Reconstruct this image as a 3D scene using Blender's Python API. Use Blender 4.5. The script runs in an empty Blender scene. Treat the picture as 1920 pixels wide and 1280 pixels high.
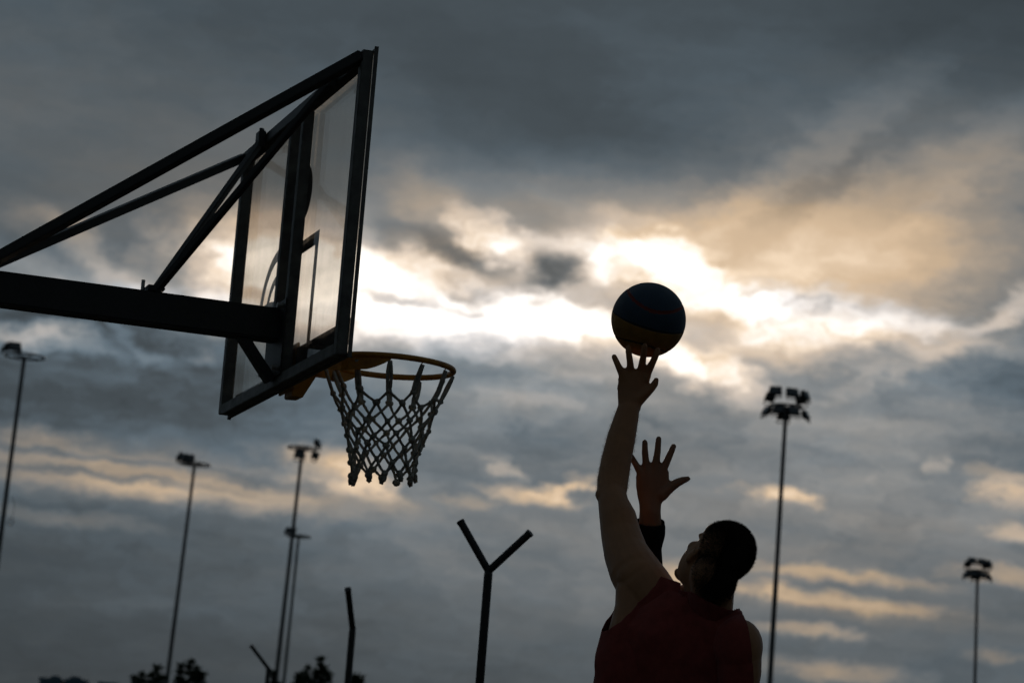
import bpy, bmesh, math, random
from mathutils import Vector, Matrix, noise
R = math.radians
rnd = random.Random(7)
scene = bpy.context.scene
C = scene.collection

# ------------------------------------------------------------------ camera
FPX, PITCH, ROLL, CAMZ = 5697.8, 0.1736, 0.0786, 1.226       # focal length in 1920-px units
cF = Vector((0, math.cos(PITCH), math.sin(PITCH)))
cu = Vector((0, -math.sin(PITCH), math.cos(PITCH)))
cR = math.cos(ROLL) * Vector((1, 0, 0)) + math.sin(ROLL) * cu
cU = -math.sin(ROLL) * Vector((1, 0, 0)) + math.cos(ROLL) * cu
cam_d = bpy.data.cameras.new('camera'); cam = bpy.data.objects.new('camera', cam_d); C.objects.link(cam)
cam.matrix_world = Matrix(((cR.x, cU.x, -cF.x, 0), (cR.y, cU.y, -cF.y, 0), (cR.z, cU.z, -cF.z, CAMZ), (0, 0, 0, 1)))
cam_d.sensor_width = 36; cam_d.lens = FPX / 1920 * 36; cam_d.clip_end = 20000
cam_d.dof.use_dof = True; cam_d.dof.focus_distance = 9.9; cam_d.dof.aperture_fstop = 6.5
scene.camera = cam

def ray(px, py):
    return (cF + cR * ((px - 960) / FPX) + cU * ((640 - py) / FPX))
def at(px, py, depth):                       # the point of the place that stands `depth` metres away along the view
    return Vector((0, 0, CAMZ)) + ray(px, py) * depth
def sky_uv(px, py):
    d = ray(px, py).normalized()
    return math.atan2(d.x, d.y) * 57.0, math.asin(d.z) * 57.0

def lin(c):
    return tuple(((x / 255) / 12.92 if x / 255 <= .04045 else ((x / 255 + .055) / 1.055) ** 2.4) for x in c) + (1,)

# ------------------------------------------------------------------ world: broken cloud deck at dusk, sun behind it
SUN_PX = (985, 585)
sd = ray(*SUN_PX).normalized(); SUN_EL = math.asin(sd.z); SUN_AZ = math.atan2(sd.x, sd.y)
world = bpy.data.worlds.new('World'); scene.world = world; world.use_nodes = True
WT = world.node_tree; WT.nodes.clear()
def wn(t, **k):
    n = WT.nodes.new(t)
    for a, b in k.items(): setattr(n, a, b)
    return n
def wl(a, b): WT.links.new(a, b)
def wset(sock, v):
    if hasattr(v, 'is_output'): wl(v, sock)
    else: sock.default_value = v
def M(op, a, b=0.0, c=0.0, clamp=False):
    n = wn('ShaderNodeMath', operation=op, use_clamp=clamp)
    wset(n.inputs[0], a); wset(n.inputs[1], b); wset(n.inputs[2], c)
    return n.outputs[0]
def VM(op, a, b=(0, 0, 0), s=None):
    n = wn('ShaderNodeVectorMath', operation=op)
    wset(n.inputs[0], a); wset(n.inputs[1], b)
    if s is not None: wset(n.inputs['Scale'], s)
    return n.outputs['Value'] if op in ('LENGTH', 'DOT_PRODUCT') else n.outputs['Vector']
def NOISE(vec, scale, detail=5, rough=.55, dist=0.0, col=False):
    n = wn('ShaderNodeTexNoise', noise_dimensions='2D'); wl(vec, n.inputs['Vector'])
    n.inputs['Scale'].default_value = scale; n.inputs['Detail'].default_value = detail
    n.inputs['Roughness'].default_value = rough; n.inputs['Distortion'].default_value = dist
    return n.outputs['Color' if col else 'Fac']
def SS(x, lo, hi, a, b):
    n = wn('ShaderNodeMapRange', interpolation_type='SMOOTHSTEP')
    wset(n.inputs[0], x); n.inputs[1].default_value = lo; n.inputs[2].default_value = hi
    n.inputs[3].default_value = a; n.inputs[4].default_value = b
    return n.outputs[0]
tc = wn('ShaderNodeTexCoord'); sx = wn('ShaderNodeSeparateXYZ'); wl(tc.outputs['Generated'], sx.inputs[0])
u = M('MULTIPLY', M('ARCTAN2', sx.outputs[0], sx.outputs[1]), 57.0)
v = M('MULTIPLY', M('ARCSINE', sx.outputs[2]), 57.0)
cx = wn('ShaderNodeCombineXYZ'); wl(u, cx.inputs[0]); wl(v, cx.inputs[1]); q0 = cx.outputs[0]
def stretch(vec, a, b, off=(0, 0, 0), rot=0.0):
    n = wn('ShaderNodeMapping'); wl(vec, n.inputs[0]); n.inputs['Scale'].default_value = (a, b, 1)
    n.inputs['Location'].default_value = off; n.inputs['Rotation'].default_value = (0, 0, rot)
    return n.outputs[0]
w1 = VM('SCALE', VM('SUBTRACT', NOISE(stretch(q0, .35, .7), 1.0, 2, .5, col=True), (.5, .5, .5)), s=1.5)
w2 = VM('SCALE', VM('SUBTRACT', NOISE(stretch(q0, 1.0, 1.8, (3, 7, 1)), 1.3, 3, .6, col=True), (.5, .5, .5)), s=.9)
wv = VM('MULTIPLY', VM('ADD', w1, w2), (1.0, .55, 0))
qw = VM('ADD', q0, wv)                        # ragged cloud edges
qs = VM('ADD', VM('ADD', q0, VM('SCALE', wv, s=.3)), VM('MULTIPLY', w2, (1.3, .2, 0)))    # softer ones
# x, y, half-extents, tilt, brightness, warmth, ragged(1)/soft(0)
CLOUDS = [
 # wide tones
 (960, -80, 2000, 520, 0, -.03, -.1, 0), (150, 260, 700, 380, 0, .03, .25, 0), (1020, 200, 760, 200, -22, -.03, -.05, 0),
 (1890, 70, 480, 300, 0, -.07, -.1, 0), (420, 330, 520, 160, 22, .045, .25, 0),
 (950, 1340, 2300, 360, 0, -.045, -.05, 0), (-60, 1280, 800, 380, 0, -.06, 0, 0), (1560, 1030, 1100, 380, 0, .075, .3, 0), (720, 1060, 700, 220, 0, .02, .05, 0),
 # light fanning out through the haze, upper right
 (1600, 400, 760, 360, 22, .125, .42, 0), (1560, 270, 480, 90, 40, .07, .15, 0), (1770, 370, 480, 190, 22, .08, .25, 0),
 (1400, 430, 420, 110, 22, .05, .25, 0), (1500, 375, 340, 55, 40, -.085, -.05, 0), (1800, 310, 380, 90, 40, .06, .1, 0), (1660, 400, 260, 40, 40, -.03, 0, 0),
 (1730, 470, 420, 110, 0, .06, .25, 1), (1700, 560, 460, 110, 0, .05, .12, 0), (1560, 490, 260, 60, 0, .03, .2, 1),
 # the break in the deck
 (1020, 560, 950, 270, 0, .25, .35, 0), (1130, 400, 620, 150, 0, .15, .35, 0), (1650, 500, 620, 190, 0, .12, .3, 0), (810, 608, 330, 84, 0, .40, -.15, 1), (700, 545, 280, 90, 0, .24, .15, 1), (960, 592, 260, 62, 0, .28, -.1, 1),
 (1150, 495, 300, 74, 0, .34, .1, 1), (1300, 525, 280, 60, -28, .28, .25, 1), (935, 445, 120, 56, -28, .40, .35, 1), (1060, 582, 210, 52, 0, .44, .05, 1),
 (800, 505, 260, 46, 0, .3, .35, 1), (1270, 668, 200, 58, -28, .42, .5, 1), (1130, 620, 120, 46, 0, .3, .3, 1), (800, 360, 170, 90, -28, .07, .35, 1), (820, 455, 130, 46, 0, .1, .3, 1),
 (1036, 512, 90, 56, 0, -.4, -.1, 1), (880, 480, 140, 40, -28, -.2, 0, 1), (760, 440, 150, 60, 0, -.12, 0, 1), (1010, 415, 150, 50, -28, -.06, 0, 1),
 (1340, 575, 120, 60, -28, -.08, .15, 1), (865, 578, 100, 20, 0, -.36, 0, 1), (740, 562, 110, 16, 0, -.3, -.2, 1), (1040, 600, 110, 18, 0, -.24, .05, 1),
 # left part of the break, behind the arm
 (450, 505, 250, 190, 0, .2, .4, 0), (590, 520, 260, 190, 0, .46, .4, 0), (420, 490, 150, 110, 40, .14, .1, 1), (330, 570, 240, 40, 0, .22, -.35, 1), (190, 480, 200, 52, -28, .18, .25, 1),
 (60, 400, 180, 60, 0, .06, .3, 1), (100, 590, 200, 18, 0, -.08, -.25, 1), (60, 628, 240, 40, 0, .36, .45, 1), (240, 622, 200, 24, -28, .14, .1, 1), (370, 665, 60, 24, 0, .14, .3, 1), (120, 525, 280, 70, 0, .15, .1, 1),
 # cream strips right of the ball
 (1440, 580, 130, 26, 0, .34, -.2, 1), (1480, 530, 220, 36, 0, .08, .1, 1), (1560, 585, 360, 50, 0, .24, -.45, 1), (1760, 635, 400, 52, 0, .24, .3, 1), (1450, 620, 420, 70, 0, .12, .1, 0),
 (1900, 585, 140, 36, 22, .26, .2, 1), (1430, 665, 260, 40, 0, .12, .35, 1), (1560, 640, 240, 40, 0, .14, .2, 1), (1690, 690, 240, 30, 22, .1, .2, 1),
 # blue-grey deck below the break
 (1100, 830, 1800, 370, 0, .10, .06, 0), (1680, 760, 560, 150, 0, .10, .1, 0), (1000, 1150, 800, 220, 0, .035, .12, 0), (200, 710, 560, 170, 0, -.10, -.3, 0), (900, 690, 320, 44, 0, -.04, -.1, 1),
 (1560, 705, 420, 50, 0, -.03, -.1, 1), (1020, 770, 150, 34, 0, .05, .1, 1), (1760, 868, 40, 26, 0, .12, .2, 0), (1780, 800, 300, 60, 0, .04, .05, 1),
 # warm strips low on the left
 (200, 880, 560, 80, 0, .12, .6, 0), (150, 858, 330, 30, -6, .1, .3, 0), (330, 925, 420, 34, -6, .15, .4, 0), (640, 880, 150, 50, 0, .16, .55, 0), (690, 905, 130, 36, -28, .13, .4, 0), (590, 860, 150, 40, 0, .06, .4, 0), (560, 925, 360, 40, 0, .08, .4, 0),
 (60, 812, 170, 26, 0, .1, .45, 0), (120, 968, 260, 24, 0, .08, .4, 0), (490, 906, 180, 22, 0, -.12, -.4, 0), (250, 868, 220, 12, 0, -.1, -.4, 0), (60, 846, 160, 14, 0, -.12, -.4, 0),
 (250, 900, 340, 12, 0, -.12, -.4, 0), (650, 915, 120, 24, 0, .14, .3, 0),
 # single bright patches
 (1000, 932, 130, 24, 0, .23, .75, 0), (1050, 920, 60, 20, 22, .12, .3, 0), (1075, 908, 90, 24, 22, .16, .55, 0), (950, 878, 60, 30, -28, .16, .25, 0), (880, 942, 70, 20, 0, .1, .4, 0), (1440, 922, 90, 22, 0, .18, .6, 0), (1480, 934, 90, 18, 0, .15, .5, 0),
 (1900, 920, 110, 40, 0, .2, .6, 0), (1905, 995, 100, 26, 0, .18, .5, 0), (1870, 885, 90, 20, 0, .1, .35, 0),
 (1560, 1076, 300, 22, 0, .15, .65, 0), (1590, 1128, 280, 24, 0, .19, .75, 0), (1530, 1182, 150, 18, 0, .18, .6, 0), (1275, 1078, 120, 42, 0, .2, .7, 0), (1430, 1100, 120, 26, 0, .14, .5, 0),
 (1570, 1262, 220, 36, 0, .17, .7, 0), (1900, 1080, 170, 26, 0, .14, .5, 0), (1880, 1235, 100, 18, 0, .08, .5, 0), (1640, 1150, 400, 26, 0, .06, .3, 0),
]
Bf, Wf = .335, .04
accB, accW = M('ADD', Bf, 0.0), M('ADD', Wf, 0.0)
def follow(vec, acc):                         # makes the next batch wait for this one, so that the node stack stays small
    c_ = wn('ShaderNodeCombineXYZ'); wl(acc, c_.inputs[2])
    n = wn('ShaderNodeVectorMath', operation='MULTIPLY_ADD'); wl(c_.outputs[0], n.inputs[0]); n.inputs[1].default_value = (1e-7, 1e-7, 0); wl(vec, n.inputs[2])
    return n.outputs[0]
ANG = (0, 22, 40, -28)
def cls(t): return min(ANG, key=lambda a_: abs(a_ - t))
for rag in (1, 0):
    for ang in ANG:
        bl = [c for c in CLOUDS if c[7] == rag and cls(c[4]) == ang]
        th = R(ang) - .035; ca, sa = math.cos(th), math.sin(th)
        for i0 in range(0, len(bl), 14):
            base_q = follow(qw if rag else qs, M('ADD', accB, accW))
            if True:
                n = wn('ShaderNodeCombineXYZ')
                wl(VM('DOT_PRODUCT', base_q, (ca, sa, 0)), n.inputs[0]); wl(VM('DOT_PRODUCT', base_q, (-sa, ca, 0)), n.inputs[1]); fr_ = n.outputs[0]
            for (px, py, rx, ry, tilt, aB, aW, _) in bl[i0:i0 + 14]:
                cu_, cv_ = sky_uv(px, py); X_, Y_ = cu_ * ca + cv_ * sa, -cu_ * sa + cv_ * ca; ix, iy = 100 / rx, 100 / ry
                n = wn('ShaderNodeVectorMath', operation='MULTIPLY_ADD'); wl(fr_, n.inputs[0]); n.inputs[1].default_value = (ix, iy, 0); n.inputs[2].default_value = (-X_ * ix, -Y_ * iy, 0)
                g = M('SUBTRACT', 1.0, VM('DOT_PRODUCT', n.outputs[0], n.outputs[0]), clamp=True)
                g = M('MULTIPLY', g, g)
                accB = M('MULTIPLY_ADD', g, aB, accB)
                if abs(aW) > .01: accW = M('MULTIPLY_ADD', g, aW, accW)
# cloud texture
nA = NOISE(stretch(qs, .22, .62, (5, 2, 0)), 1.0, 3, .55)
nB = NOISE(stretch(qs, .45, 1.9, (11, 4, 2)), 1.0, 5, .6)
nC = NOISE(stretch(qs, 1.3, 2.4, (2, 9, 5)), 1.0, 4, .6)
mid = SS(v, 12.4, 9.0, .22, 1.0)             # smoother, darker deck overhead
low = SS(v, 4.0, 9.5, .42, 1.0)
amp = M('MULTIPLY', mid, low)
tex = M('MULTIPLY_ADD', M('SUBTRACT', nA, .5), .28, M('MULTIPLY_ADD', M('SUBTRACT', nB, .5), .15, M('MULTIPLY', M('SUBTRACT', nC, .5), .13)))
nD = NOISE(stretch(qw, .75, 1.5, (7, 1, 3)), 1.0, 4, .58)
brk = SS(accB, .66, .95, 0.0, 1.0)           # lumpy, high-contrast cloud where light breaks through
Bt = M('MULTIPLY_ADD', M('SUBTRACT', nD, .5), brk, M('MULTIPLY_ADD', tex, amp, accB))
Wt = M('MULTIPLY_ADD', M('SUBTRACT', nB, .5), .35, accW, clamp=True)
# the sky away from the sunset is a thicker, darker deck
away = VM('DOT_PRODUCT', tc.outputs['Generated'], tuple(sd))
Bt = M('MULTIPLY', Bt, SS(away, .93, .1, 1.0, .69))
def RAMP(x, stops):
    n = wn('ShaderNodeValToRGB'); wl(x, n.inputs[0]); e = n.color_ramp.elements
    e[0].position, e[0].color = stops[0][0], lin(stops[0][1]); e[1].position, e[1].color = stops[-1][0], lin(stops[-1][1])
    for p, c in stops[1:-1]:
        k = e.new(p); k.color = lin(c)
    return n.outputs[0]
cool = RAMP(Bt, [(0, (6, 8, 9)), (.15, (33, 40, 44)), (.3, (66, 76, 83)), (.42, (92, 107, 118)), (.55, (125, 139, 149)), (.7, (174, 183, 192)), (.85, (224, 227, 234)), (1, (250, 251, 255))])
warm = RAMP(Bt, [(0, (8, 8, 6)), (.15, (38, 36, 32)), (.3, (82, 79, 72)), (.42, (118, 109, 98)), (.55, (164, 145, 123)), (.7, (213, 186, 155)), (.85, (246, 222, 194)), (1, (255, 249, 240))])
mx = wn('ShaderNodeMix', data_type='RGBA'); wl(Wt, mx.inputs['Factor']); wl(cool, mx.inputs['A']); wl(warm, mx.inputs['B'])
sky = wn('ShaderNodeTexSky', sky_type='NISHITA', sun_disc=False, sun_elevation=SUN_EL, sun_rotation=SUN_AZ, air_density=1.2, dust_density=2.0)
bgS = wn('ShaderNodeBackground'); wl(sky.outputs[0], bgS.inputs[0]); bgS.inputs[1].default_value = .06
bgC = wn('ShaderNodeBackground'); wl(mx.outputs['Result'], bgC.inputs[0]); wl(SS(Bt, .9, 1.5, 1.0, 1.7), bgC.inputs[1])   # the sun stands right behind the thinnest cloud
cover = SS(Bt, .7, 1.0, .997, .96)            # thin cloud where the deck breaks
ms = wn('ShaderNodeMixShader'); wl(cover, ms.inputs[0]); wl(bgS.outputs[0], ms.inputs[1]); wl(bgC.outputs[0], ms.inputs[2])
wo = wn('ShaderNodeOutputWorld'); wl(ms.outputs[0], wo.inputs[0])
world.cycles.sampling_method = 'MANUAL'; world.cycles.sample_map_resolution = 1024

# ------------------------------------------------------------------ sun, exposure
sun_d = bpy.data.lights.new('sun', 'SUN'); sun = bpy.data.objects.new('sun', sun_d); C.objects.link(sun)
sun_d.energy = .8; sun_d.angle = R(4); sun_d.color = (1, .8, .58)
sun.rotation_euler = (-sd).to_track_quat('-Z', 'Y').to_euler(); sun.location = sd * 200
scene.view_settings.view_transform = 'Standard'; scene.view_settings.look = 'None'
scene.view_settings.exposure = 0; scene.view_settings.gamma = 1; scene.view_settings.use_curve_mapping = False
scene.cycles.use_adaptive_sampling = True; scene.cycles.adaptive_threshold = .02; scene.cycles.adaptive_min_samples = 8
scene.cycles.max_bounces = 8; scene.cycles.transparent_max_bounces = 12

# ------------------------------------------------------------------ materials
def mat(name, col, rough=.6, metal=0., vary=.25, scale=12., bump=.0, bscale=60., col2=None, spec=.5, sheen=0., thr=None):
    m = bpy.data.materials.new(name); m.use_nodes = True; t = m.node_tree; b = t.nodes['Principled BSDF']
    b.inputs['Roughness'].default_value = rough; b.inputs['Metallic'].default_value = metal; b.inputs['Specular IOR Level'].default_value = spec
    if sheen: b.inputs['Sheen Weight'].default_value = sheen
    tcx = t.nodes.new('ShaderNodeTexCoord')
    n = t.nodes.new('ShaderNodeTexNoise'); n.inputs['Scale'].default_value = scale; n.inputs['Detail'].default_value = 6; n.inputs['Roughness'].default_value = .65
    t.links.new(tcx.outputs['Object'], n.inputs['Vector'])
    r = t.nodes.new('ShaderNodeValToRGB'); r.color_ramp.elements[0].position, r.color_ramp.elements[1].position = thr or (.3, .7)
    c2 = col2 or tuple(min(1, x * (1 + vary)) for x in col); c1 = col if col2 else tuple(x * (1 - vary) for x in col)
    r.color_ramp.elements[0].color = (*c1, 1); r.color_ramp.elements[1].color = (*c2, 1)
    t.links.new(n.outputs['Fac'], r.inputs[0]); t.links.new(r.outputs[0], b.inputs['Base Color'])
    mr = t.nodes.new('ShaderNodeMapRange'); mr.inputs[3].default_value = rough * .8; mr.inputs[4].default_value = min(1, rough * 1.25)
    t.links.new(n.outputs['Fac'], mr.inputs[0]); t.links.new(mr.outputs[0], b.inputs['Roughness'])
    if bump:
        n2 = t.nodes.new('ShaderNodeTexNoise'); n2.inputs['Scale'].default_value = bscale; n2.inputs['Detail'].default_value = 4
        t.links.new(tcx.outputs['Object'], n2.inputs['Vector'])
        bp = t.nodes.new('ShaderNodeBump'); bp.inputs['Strength'].default_value = bump; bp.inputs['Distance'].default_value = .004
        t.links.new(n2.outputs['Fac'], bp.inputs['Height']); t.links.new(bp.outputs[0], b.inputs['Normal'])
    return m
M_black = mat('black_painted_steel', (.022, .022, .021), .5, vary=.4, scale=9, bump=.15, bscale=120)
M_frame = mat('worn_grey_steel', (.16, .16, .145), .55, vary=.35, scale=14, bump=.2, bscale=90, col2=(.07, .066, .06))
M_galv = mat('galvanised_steel', (.10, .105, .11), .5, .3, vary=.3, scale=6)
M_fixture = mat('dark_lamp_housing', (.035, .036, .036), .5, vary=.3)
M_lens = mat('dull_lamp_glass', (.12, .13, .14), .25, vary=.2)
M_rim = mat('yellow_orange_rim_paint', (.62, .28, .02), .45, vary=.2, scale=25, bump=.3, bscale=150, col2=(.36, .14, .015))
M_net = mat('dirty_white_cord', (.5, .5, .45), .9, vary=.3, scale=40, bump=.8, bscale=600, col2=(.25, .25, .22), spec=.1)
M_bolt = mat('zinc_bolt', (.35, .34, .32), .4, .6, vary=.3)
M_print = mat('dark_blue_board_print', (.035, .04, .055), .6, vary=.2)
M_paleg = mat('pale_grey_board_shape', (.19, .18, .17), .6, vary=.15)
M_skin = mat('skin', (.42, .195, .088), .5, vary=.12, scale=18, bump=.12, bscale=260, spec=.35, sheen=.25)
M_skin2 = mat('skin_fair', (.33, .17, .10), .5, vary=.12, scale=18, bump=.12, bscale=260, spec=.35)
M_hair = mat('dark_brown_hair', (.028, .02, .012), .7, vary=.5, scale=90, bump=.8, bscale=400, spec=.3)
M_jersey = mat('dark_red_jersey', (.26, .05, .04), .85, vary=.2, scale=30, bump=.3, bscale=700, spec=.15, sheen=.1)
M_shorts = mat('red_shorts', (.15, .012, .014), .85, vary=.2, scale=30, spec=.15)
M_sleeve = mat('black_knit', (.012, .013, .014), .9, vary=.3, scale=60, bump=.4, bscale=500, spec=.1)
M_trous = mat('charcoal_cloth', (.02, .021, .024), .9, vary=.3, scale=40, spec=.1)
M_shoe = mat('black_rubber_and_mesh', (.03, .03, .03), .7, vary=.4)
M_sole = mat('white_sole', (.5, .5, .48), .7, vary=.1)
M_eye = mat('eye_white', (.6, .58, .55), .2, vary=.05); M_iris = mat('iris', (.05, .03, .02), .2)
M_ballb = mat('navy_ball_panel', (.022, .05, .085), .55, vary=.15, scale=30, bump=.5, bscale=520, spec=.4)
M_bally = mat('mustard_ball_panel', (.32, .16, .025), .55, vary=.15, scale=30, bump=.5, bscale=520, spec=.4)
M_ballr = mat('red_ball_panel', (.17, .02, .012), .55, vary=.15, scale=30, bump=.5, bscale=520, spec=.4)
M_seam = mat('ball_seam', (.008, .008, .008), .6)
M_ground = mat('dry_grass_field', (.045, .05, .025), .95, vary=.4, scale=.4, bump=.5, bscale=8, spec=0.)
M_court = mat('court_asphalt', (.05, .05, .052), .9, vary=.2, scale=3, bump=.6, bscale=160, spec=0.)
M_line = mat('court_line_paint', (.6, .6, .57), .8, vary=.15, scale=14)
M_conc = mat('concrete', (.24, .235, .22), .9, vary=.15, scale=5, bump=.4, bscale=60)
M_bark = mat('bark', (.06, .045, .032), .95, vary=.35, scale=8)
M_leaf = mat('pine_needles', (.022, .04, .014), .8, vary=.45, scale=1.2, spec=.2)
M_leaf2 = mat('broad_leaves', (.035, .05, .016), .8, vary=.45, scale=1.2, spec=.2)
M_wall = mat('haze_tinted_render', (.12, .19, .25), .9, vary=.1, scale=.08)  # blue of the distance haze is put into the wall colour
M_roofing = mat('dark_roofing', (.04, .05, .06), .9, vary=.2, scale=.1)
M_pane = mat('window_glass_dark', (.02, .03, .04), .15, vary=.2, scale=.2)

def glass_mat():
    m = bpy.data.materials.new('dusty_acrylic_board'); m.use_nodes = True; t = m.node_tree; t.nodes.clear()
    N = t.nodes.new; L = t.links.new
    out = N('ShaderNodeOutputMaterial'); tr = N('ShaderNodeBsdfTransparent'); tr.inputs[0].default_value = (.95, .915, .87, 1)
    gl = N('ShaderNodeBsdfGlossy'); gl.inputs['Roughness'].default_value = .015
    fr = N('ShaderNodeFresnel'); ge = N('ShaderNodeNewGeometry'); io = N('ShaderNodeMapRange')
    io.inputs[3].default_value = 1.33; io.inputs[4].default_value = 1 / 1.33; L(ge.outputs['Backfacing'], io.inputs[0]); L(io.outputs[0], fr.inputs[0])
    tcx = N('ShaderNodeTexCoord'); mp = N('ShaderNodeMapping'); L(tcx.outputs['Object'], mp.inputs[0]); mp.inputs['Scale'].default_value = (26, 26, 2.2)
    n1 = N('ShaderNodeTexNoise'); L(mp.outputs[0], n1.inputs[0]); n1.inputs['Scale'].default_value = 1; n1.inputs['Detail'].default_value = 5
    n2 = N('ShaderNodeTexNoise'); L(tcx.outputs['Object'], n2.inputs[0]); n2.inputs['Scale'].default_value = 7; n2.inputs['Detail'].default_value = 6
    mu = N('ShaderNodeMath'); mu.operation = 'MULTIPLY'; L(n1.outputs[0], mu.inputs[0]); L(n2.outputs[0], mu.inputs[1])
    mr = N('ShaderNodeMapRange'); mr.inputs[1].default_value = .16; mr.inputs[2].default_value = .42; mr.inputs[3].default_value = .0; mr.inputs[4].default_value = .06; L(mu.outputs[0], mr.inputs[0])
    df = N('ShaderNodeBsdfTranslucent'); df.inputs[0].default_value = (.5, .47, .42, 1)
    m1 = N('ShaderNodeMixShader'); L(mr.outputs[0], m1.inputs[0]); L(tr.outputs[0], m1.inputs[1]); L(df.outputs[0], m1.inputs[2])
    m2 = N('ShaderNodeMixShader'); L(fr.outputs[0], m2.inputs[0]); L(m1.outputs[0], m2.inputs[1]); L(gl.outputs[0], m2.inputs[2]); L(m2.outputs[0], out.inputs[0])
    return m
M_glass = glass_mat()

# ------------------------------------------------------------------ object helpers
def tag(o, label=None, cat=None, group=None, kind=None):
    for k, x in (('label', label), ('category', cat), ('group', group), ('kind', kind)):
        if x: o[k] = x
    return o
def empty(name, loc, label, cat, group=None, rz=0.):
    o = bpy.data.objects.new(name, None); C.objects.link(o); o.location = loc; o.rotation_euler = (0, 0, rz); o.empty_display_size = .1
    return tag(o, label, cat, group)
def link(name, me, m, parent=None, smooth=False):
    o = bpy.data.objects.new(name, me); C.objects.link(o)
    if m and not me.materials: me.materials.append(m)
    if smooth:
        for p in me.polygons: p.use_smooth = True
    if parent:
        o.parent = parent
        # geometry is written in world coordinates unless the parent has been placed; keep it where it was made
        o.matrix_parent_inverse = parent_world(parent).inverted()
    return o
def parent_world(o):
    m = Matrix.LocRotScale(o.location, o.rotation_euler, o.scale)
    return (parent_world(o.parent) @ o.matrix_parent_inverse @ m) if o.parent else m
class MB:
    def __init__(s): s.v, s.f = [], []
    def add(s, v, f):
        k = len(s.v); s.v += [Vector(x) for x in v]; s.f += [[i + k for i in q] for q in f]
        return s
    def box(s, c, ax, ay, az):               # centre and three half vectors
        c, ax, ay, az = map(Vector, (c, ax, ay, az))
        v = [c + i * ax + j * ay + k * az for k in (-1, 1) for j in (-1, 1) for i in (-1, 1)]
        return s.add(v, [(0, 2, 3, 1), (4, 5, 7, 6), (0, 1, 5, 4), (2, 6, 7, 3), (0, 4, 6, 2), (1, 3, 7, 5)])
    def bar(s, a, b, w, h, up=(0, 0, 1)):    # square bar from a to b
        a, b = Vector(a), Vector(b); t = (b - a).normalized(); x = t.cross(Vector(up)).normalized(); y = x.cross(t)
        return s.box((a + b) / 2, x * w / 2, y * h / 2, (b - a) / 2)
    def tube(s, pts, rad, n=12, caps=True, side=None, closed=False):
        # pts with radii (r or (ra, rb)); side: direction of ra
        pts = [Vector(p) for p in pts]; k0 = len(s.v); N = len(pts); prev = None; fr = []
        for i, p in enumerate(pts):
            if closed: t = (pts[(i + 1) % N] - pts[i - 1]).normalized()
            else: t = (pts[min(i + 1, N - 1)] - pts[max(i - 1, 0)]).normalized()
            sd_ = side[i] if isinstance(side, list) else side
            if sd_ is None:
                sd_ = prev if prev is not None else (Vector((1, 0, 0)) if abs(t.x) < .8 else Vector((0, 1, 0)))
            x = (Vector(sd_) - t * Vector(sd_).dot(t)).normalized(); prev = x; fr.append((t, x, t.cross(x)))
        for i, p in enumerate(pts):
            r = rad[i] if isinstance(rad, (list, tuple)) else rad
            ra, rb = r if isinstance(r, (list, tuple)) else (r, r)
            for j in range(n):
                a = 2 * math.pi * j / n; s.v.append(p + fr[i][1] * (ra * math.cos(a)) + fr[i][2] * (rb * math.sin(a)))
        for i in range(N if closed else N - 1):
            for j in range(n):
                i2 = (i + 1) % N
                s.f.append([k0 + i * n + j, k0 + i * n + (j + 1) % n, k0 + i2 * n + (j + 1) % n, k0 + i2 * n + j])
        if caps and not closed:
            s.f.append([k0 + j for j in range(n)][::-1]); s.f.append([k0 + (N - 1) * n + j for j in range(n)])
        return s
    def ell(s, c, ax, ay, az, n=20, m=12):
        c, ax, ay, az = map(Vector, (c, ax, ay, az)); k0 = len(s.v)
        s.v.append(c + az)
        for i in range(1, m):
            th = math.pi * i / m
            for j in range(n):
                a = 2 * math.pi * j / n
                s.v.append(c + ax * (math.sin(th) * math.cos(a)) + ay * (math.sin(th) * math.sin(a)) + az * math.cos(th))
        s.v.append(c - az); e = len(s.v) - 1
        for j in range(n):
            s.f.append([k0, k0 + 1 + j, k0 + 1 + (j + 1) % n]); s.f.append([e, e - n + (j + 1) % n, e - n + j])
        for i in range(m - 2):
            for j in range(n):
                a = k0 + 1 + i * n; s.f.append([a + j, a + n + j, a + n + (j + 1) % n, a + (j + 1) % n])
        return s
    def capsule(s, pts, rad, n=14):          # round-ended tapered limb
        s.tube(pts, rad, n)
        for p, r in ((pts[0], rad[0]), (pts[-1], rad[-1])):
            s.ell(p, (r, 0, 0), (0, r, 0), (0, 0, r), n, 8)
        return s
    def mesh(s, name='mesh'):
        me = bpy.data.meshes.new(name); me.from_pydata([tuple(x) for x in s.v], [], s.f); me.update()
        b = bmesh.new(); b.from_mesh(me); bmesh.ops.recalc_face_normals(b, faces=b.faces); b.to_mesh(me); b.free()
        return me
    def build(s, name, m, parent=None, bevel=0, smooth=False):
        me = s.mesh(name)
        if bevel:
            b = bmesh.new(); b.from_mesh(me)
            bmesh.ops.bevel(b, geom=[e for e in b.edges if e.calc_face_angle(0) > .7], offset=bevel, segments=2, affect='EDGES', clamp_overlap=True)
            b.to_mesh(me); b.free()
        return link(name, me, m, parent, smooth)

# ================================================================== the ground
g = MB().add([(-9000, -9000, -.02), (9000, -9000, -.02), (9000, 9000, -.02), (-9000, 9000, -.02)], [(0, 1, 2, 3)])
tag(g.build('ground', M_ground), kind='structure')

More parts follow.
